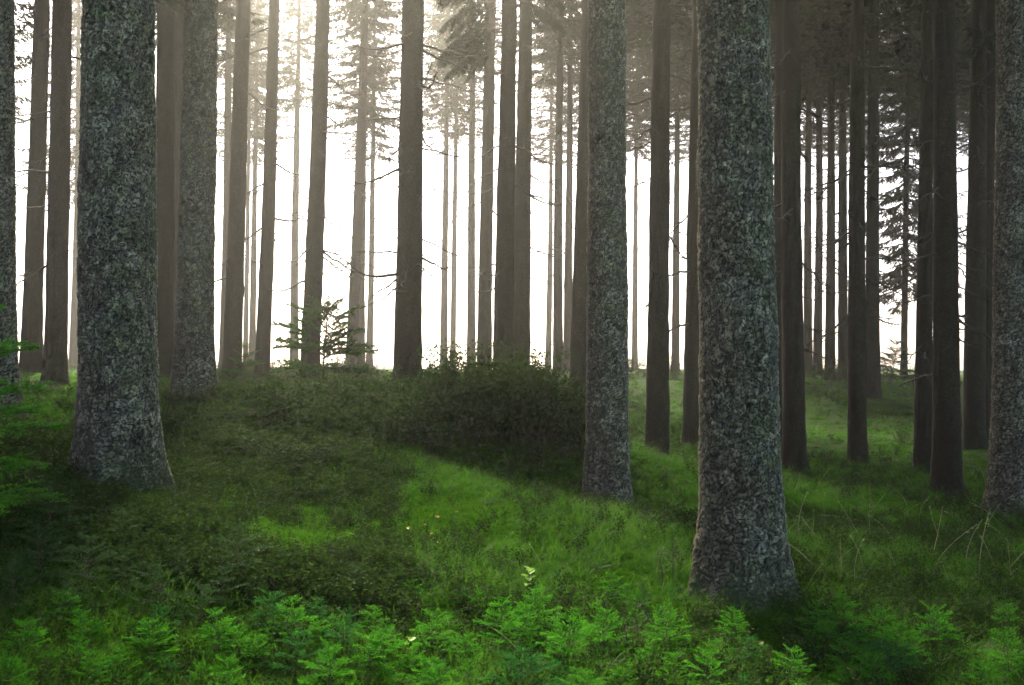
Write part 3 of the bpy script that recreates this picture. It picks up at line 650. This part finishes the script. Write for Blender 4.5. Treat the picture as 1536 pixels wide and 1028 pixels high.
def put(name, n, seed, keep, srcs, lo, hi, label, cat, tilt=.2, dmin=4.6, dmax=46, pw=1.0):
    x, d, r = view_points(n, seed, dmin, dmax, pw); k = keep(x, d, r); x, d = x[k], d[k]; z = height(x, d); m = len(x)
    for (px, py, pz, rad) in FEET: 
        far = (x - px) ** 2 + (d - py) ** 2 > (rad * 1.02) ** 2; x, d, z = x[far], d[far], z[far]
    m = len(x); rot = np.stack([r.normal(0, tilt, m), r.normal(0, tilt, m), r.uniform(0, 6.28, m)], 1)
    scatter(name, np.stack([x, d, z], 1), rot, r.uniform(lo, hi, m) * (1 + np.clip((d - 14) / 40, 0, .8)), srcs, label, cat)
FEET = [(v[1], v[2], v[3], v[4] / 2) for v in TREES.values()]
MOSS = [tuft_mesh('moss_tuft', 700 + k, 46, .012, .038, .055, .006, M_MOSS, .6, 2) for k in range(3)]
GRASS = [tuft_mesh('grass_tuft', 710 + k, 26, .06, .19, .05, .0042, M_GRASS, .75, 3) for k in range(4)]
SPRIG = [sprig_mesh(720 + k) for k in range(3)]
put('moss', 150000, 1, lambda x, y, r: vnoise(x, y, .8, 3) > .02 + .25 * r.uniform(size=len(x)), MOSS, .8, 1.7, 'yellow-green moss carpet covering the forest floor', 'moss')
def kg(x, y, r):
    left = in_left_slope(x, y); p = np.where(left, .06, .8) * np.clip(vnoise(x, y, 1.1, 8) * 1.9 - .35, 0.03, 1) * np.where(y > 24, .6, 1)
    return r.uniform(size=len(x)) < p
put('grass', 42000, 2, kg, GRASS, .6, 1.25, 'fine green grass growing through the moss', 'grass', .25)
def kb(x, y, r):
    p = np.where(in_left_slope(x, y) & (y < 18), 1.0, np.where(y < 7.2, .08, .2)) * np.clip(vnoise(x, y, 1.3, 9) * 2.4 - .4, 0, 1); return r.uniform(size=len(x)) < p
put('bilberry_sprigs', 40000, 4, kb, SPRIG, .7, 1.25, 'low bilberry sprigs creeping over the shaded slope', 'ground cover', .25, pw=.8)

# ------------------------------------------------------------------ small things on the floor
sr = random.Random(5)
def stalk_mesh(seed, L):
    r = rs(seed); mb = MB(); t = np.linspace(0, 1, 10); b = r.uniform(.15, .6)
    P = np.stack([L * b * t ** 1.7, .04 * L * np.sin(3 * t), L * (t - .33 * b * t ** 2.2)], 1); mb.tube(P, np.linspace(.0062, .0032, 10), 3)
    for k in range(9):
        u = r.uniform(.8, 1); q = np.array([np.interp(u, t, P[:, w]) for w in range(3)]); d = unit(np.array([r.uniform(.2, 1), r.normal(0, .4), r.uniform(-.4, .6)])); mb.tube(np.stack([q, q + d * .015, q + d * .032]), [.002, .0055, .0012], 3)
    return mb.mesh('stalk', M_STRAW)
STALK = [stalk_mesh(800 + k, 1.0) for k in range(6)]
spots = [(1205, 840, .55), (1290, 790, .6), (1330, 800, .75), (1345, 830, .5), (1395, 850, .65), (1420, 830, .7), (1450, 860, .55), (1470, 870, .75), (1350, 880, .4), (1300, 890, .35), (1250, 830, .5),
         (1500, 870, .6), (1380, 790, .55), (1240, 780, .5), (960, 800, .4), (985, 870, .45), (1005, 880, .4), (730, 770, .35), (700, 990, .42), (815, 860, .3), (890, 830, .32), (790, 1000, .4), (1480, 800, .6), (1430, 790, .5), (1310, 760, .55), (1225, 740, .5), (560, 820, .3), (1180, 820, .4), (1360, 760, .6)]
for k in range(34): spots.append((sr.uniform(1190, 1530), sr.uniform(740, 900), sr.uniform(.3, .65)))
for px, py, L in spots:
    X, Y, Z = ground_at(px, py); o = obj('grass_stalk', STALK[sr.randrange(6)]); o.location = (X, Y, Z - .01); L *= .9
    o.scale = (L * sr.uniform(.7, 2.2), L, L * sr.uniform(.6, 1)); o.rotation_euler = (sr.uniform(-.6, .6), sr.uniform(-.5, .5), sr.uniform(0, 6.28)); tag(o, 'thin dry straw-coloured grass stalk arching over the green moss', 'grass stalk', 'dry grass stalks')
def leaf_mesh(seed, mat, L=.05):
    r = rs(seed); t = np.linspace(0, 1, 6); w = L * .36 * np.sin(np.pi * t ** .8) + .0006; V = []; Fq = []
    for q, (u, ww) in enumerate(zip(t, w)):
        zc = .22 * L * u * u; V += [(L * u, -ww, zc + ww * .5), (L * u, 0, zc), (L * u, ww, zc + ww * .55)]
    for q in range(5):
        for s in (0, 1): Fq.append([3 * q + s, 3 * q + s + 1, 3 * q + s + 4, 3 * q + s + 3])
    return np_mesh('leaf', np.array(V), np.array(Fq), mat, smooth=True)
M_YLEAF = foliage_mat('fallen_leaf', (.42, .27, .05), (.55, .38, .12), None, .25); M_BLEAF = foliage_mat('fresh_leaf', (.22, .42, .04), (.26, .46, .05), None, .35)
LEAF = [leaf_mesh(820 + k, M_YLEAF) for k in range(2)]; FRESH = leaf_mesh(830, M_BLEAF, .06)
for k, (px, py) in enumerate([(613, 803), (640, 797), (642, 811), (653, 824), (658, 785), (681, 778), (1165, 942), (1143, 980), (1378, 985), (1430, 1001), (608, 984), (508, 860), (1315, 945), (835, 742), (990, 735)]):
    X, Y, Z = ground_at(px, py); o = obj('fallen_leaf', LEAF[k % 2]); o.location = (X, Y, Z + .045); o.rotation_euler = (sr.uniform(-.4, .4), sr.uniform(-.4, .4), sr.uniform(0, 6.28)); s = sr.uniform(.8, 1.3); o.scale = (s, s, s)
    tag(o, 'small yellow fallen leaf lying on the green moss', 'leaf', 'fallen yellow leaves')
# broadleaf seedling with two tiers of light leaves
def broadleaf(px, py, h, label, n=7):
    X, Y, Z = ground_at(px, py); t = empty('broadleaf_seedling', (X, Y, Z), sr.uniform(0, 6)); tag(t, label, 'seedling')
    mb = MB(); mb.tube(np.array([[0, 0, -.03], [.01, .005, h * .5], [.005, .015, h]]), [.0025, .002, .0012], 4); obj('stem', mb.mesh('stem', M_BSTEM), t)
    for k in range(n):
        o = obj('leaf', FRESH, t); o.location = (.008, .01, h * (1 - .5 * k / n)); o.rotation_euler = (0, sr.uniform(-.3, .3), k * 2.4); s = sr.uniform(.8, 1.3); o.scale = (s, s, s)
broadleaf(797, 905, .22, 'slim broadleaf seedling with light yellow-green leaves above brown bilberry tuft')
broadleaf(612, 1000, .15, 'small broadleaf seedling with pale leaves among bright spruce seedlings', 5)
# bare twiggy dead saplings and a pine seedling near the speckled spruce
def twiggy(px, py, h, label, seed):
    r = rs(seed); X, Y, Z = ground_at(px, py); t = empty('dead_sapling', (X, Y, Z), 0); tag(t, label, 'dead sapling'); mb = MB()
    P = np.array([[0, 0, -.05], [.01, .0, h * .35], [-.01, .01, h * .7], [.012, 0, h]]); mb.tube(P, [.006, .005, .0035, .0015], 5); obj('stem', mb.mesh('stem', M_STEM), t)
    for k in range(11):
        z = r.uniform(.25, .92) * h; a = r.uniform(0, 6.28); l = r.uniform(.04, .13); m2 = MB(); d = np.array([math.cos(a), math.sin(a), r.uniform(0, .6)])
        m2.tube(np.stack([[0, 0, z], np.array([0, 0, z]) + d * l * .5, np.array([0, 0, z + .01]) + d * l]), [.0022, .0016, .0008], 3); obj('twig', m2.mesh('twig', M_STEM), t)
twiggy(955, 985, .36, 'leafless reddish-brown dead sapling beside the bright seedlings', 1)
twiggy(938, 985, .28, 'short leafless dead sapling with a snapped grey tip', 2)
twiggy(992, 885, .30, 'bare forked twig sapling standing before mossy hump', 3)
twiggy(495, 862, .22, 'bare upright leader of dead sapling on dark moss', 4)
twiggy(432, 985, .25, 'thin leafless sapling poking out of the shaded seedlings', 5)
def pine_tuft(seed):
    r = rs(seed); mb = MB(); c = 150; a = r.uniform(0, 6.28, c); D = np.stack([np.cos(a), np.sin(a), r.uniform(-.1, 1.4, c)], 1); B = np.stack([np.zeros(c), np.zeros(c), r.uniform(-.03, .02, c)], 1)
    mb.needles(B, D, r.uniform(.03, .055, c), .0022, r, 0, r.uniform(.4, 1, c)); return mb.mesh('needle_tuft', [M_PINE])
M_PINE = foliage_mat('pine_needles', (.03, .14, .010), (.06, .18, .012), (.12, .26, .02), .3)
PT = [pine_tuft(840 + k) for k in range(3)]
def pine(px, py, h, label, n=6):
    X, Y, Z = ground_at(px, py); t = empty('pine_seedling', (X, Y, Z), 0); tag(t, label, 'seedling'); mb = MB(); mb.tube(np.array([[0, 0, -.04], [.01, 0, h * .5], [0, 0, h]]), [.004, .003, .002], 5); obj('stem', mb.mesh('stem', M_STEM), t)
    for k in range(n):
        a = k * 2.4; f = k / n; ro = .11 * f; z = h * (1 - .6 * f); e = np.array([ro * math.cos(a), ro * math.sin(a), z]); o = obj('needle_tuft', PT[k % 3], t); o.location = e; o.rotation_euler = (sr.uniform(-.3, .3), .5 * f, a)
        if k: m2 = MB(); m2.tube(np.stack([[0, 0, z - .05], e]), [.002, .0015], 3); obj('twig', m2.mesh('twig', M_STEM), t)
pine(1008, 880, .42, 'pine seedling with starry blue-green needle tufts beside speckled spruce', 7)
pine(965, 935, .26, 'low pine seedling with starry needle tufts beside the dead sapling', 5)
pine(1065, 905, .30, 'pine seedling leaning on the foot of the speckled spruce', 5)
# fallen sticks
M_STICK = plain_mat('stick_bark', (.05, .04, .03), (.14, .12, .10), 40)
for k, (px, py, L, a) in enumerate([(1245, 850, .35, .3), (1290, 840, .3, 2.6), (980, 690, .8, .2), (870, 690, .5, 2.9), (745, 760, .25, .5), (750, 835, .2, .2), (1300, 880, .3, 1.2), (1470, 885, .45, .4), (690, 905, .3, 2.2), (1210, 935, .4, 2.7)]):
    X, Y, Z = ground_at(px, py); r = rs(900 + k); mb = MB(); t = np.linspace(-.5, .5, 7); xs = X + L * t * math.cos(a); ys = Y + L * t * math.sin(a)
    P = np.stack([xs, ys, height(xs, ys) + .035 + r.normal(0, .008, 7)], 1); c0 = P[0].copy(); mb.tube(P - c0, np.linspace(.008, .003, 7), 5)
    for q in range(3): b = P[r.randint(1, 6)] - c0; mb.tube(np.stack([b, b + [.05 * r.normal(), .05 * r.normal(), .04], b + [.1 * r.normal(), .1 * r.normal(), .06]]), [.003, .002, .001], 3)
    o = obj('fallen_stick', mb.mesh('stick', M_STICK)); o.location = c0; tag(o, 'thin dead stick lying on the moss', 'stick', 'fallen sticks')

# ------------------------------------------------------------------ the misty air
mh, nt, N, L = new_mat('mist'); pv = N.new('ShaderNodeVolumePrincipled'); pv.inputs['Density'].default_value = HAZE_DENSITY; pv.inputs['Anisotropy'].default_value = HAZE_G
pv.inputs['Color'].default_value = (.99, .95, .84, 1); o = N.new('ShaderNodeOutputMaterial'); L.new(pv.outputs[0], o.inputs['Volume'])
zlo = float(GZ.min()) - 1.0; bx = np.array([[x, y, z] for z in (zlo, 27.5) for y in (-82, 202) for x in (-152, 152)], float)
haze = obj('haze', np_mesh('haze', bx, np.array([[0, 2, 3, 1], [4, 5, 7, 6], [0, 1, 5, 4], [2, 6, 7, 3], [0, 4, 6, 2], [1, 3, 7, 5]]), mh))
tag(haze, 'pale morning mist filling the whole forest', 'mist', kind='stuff')
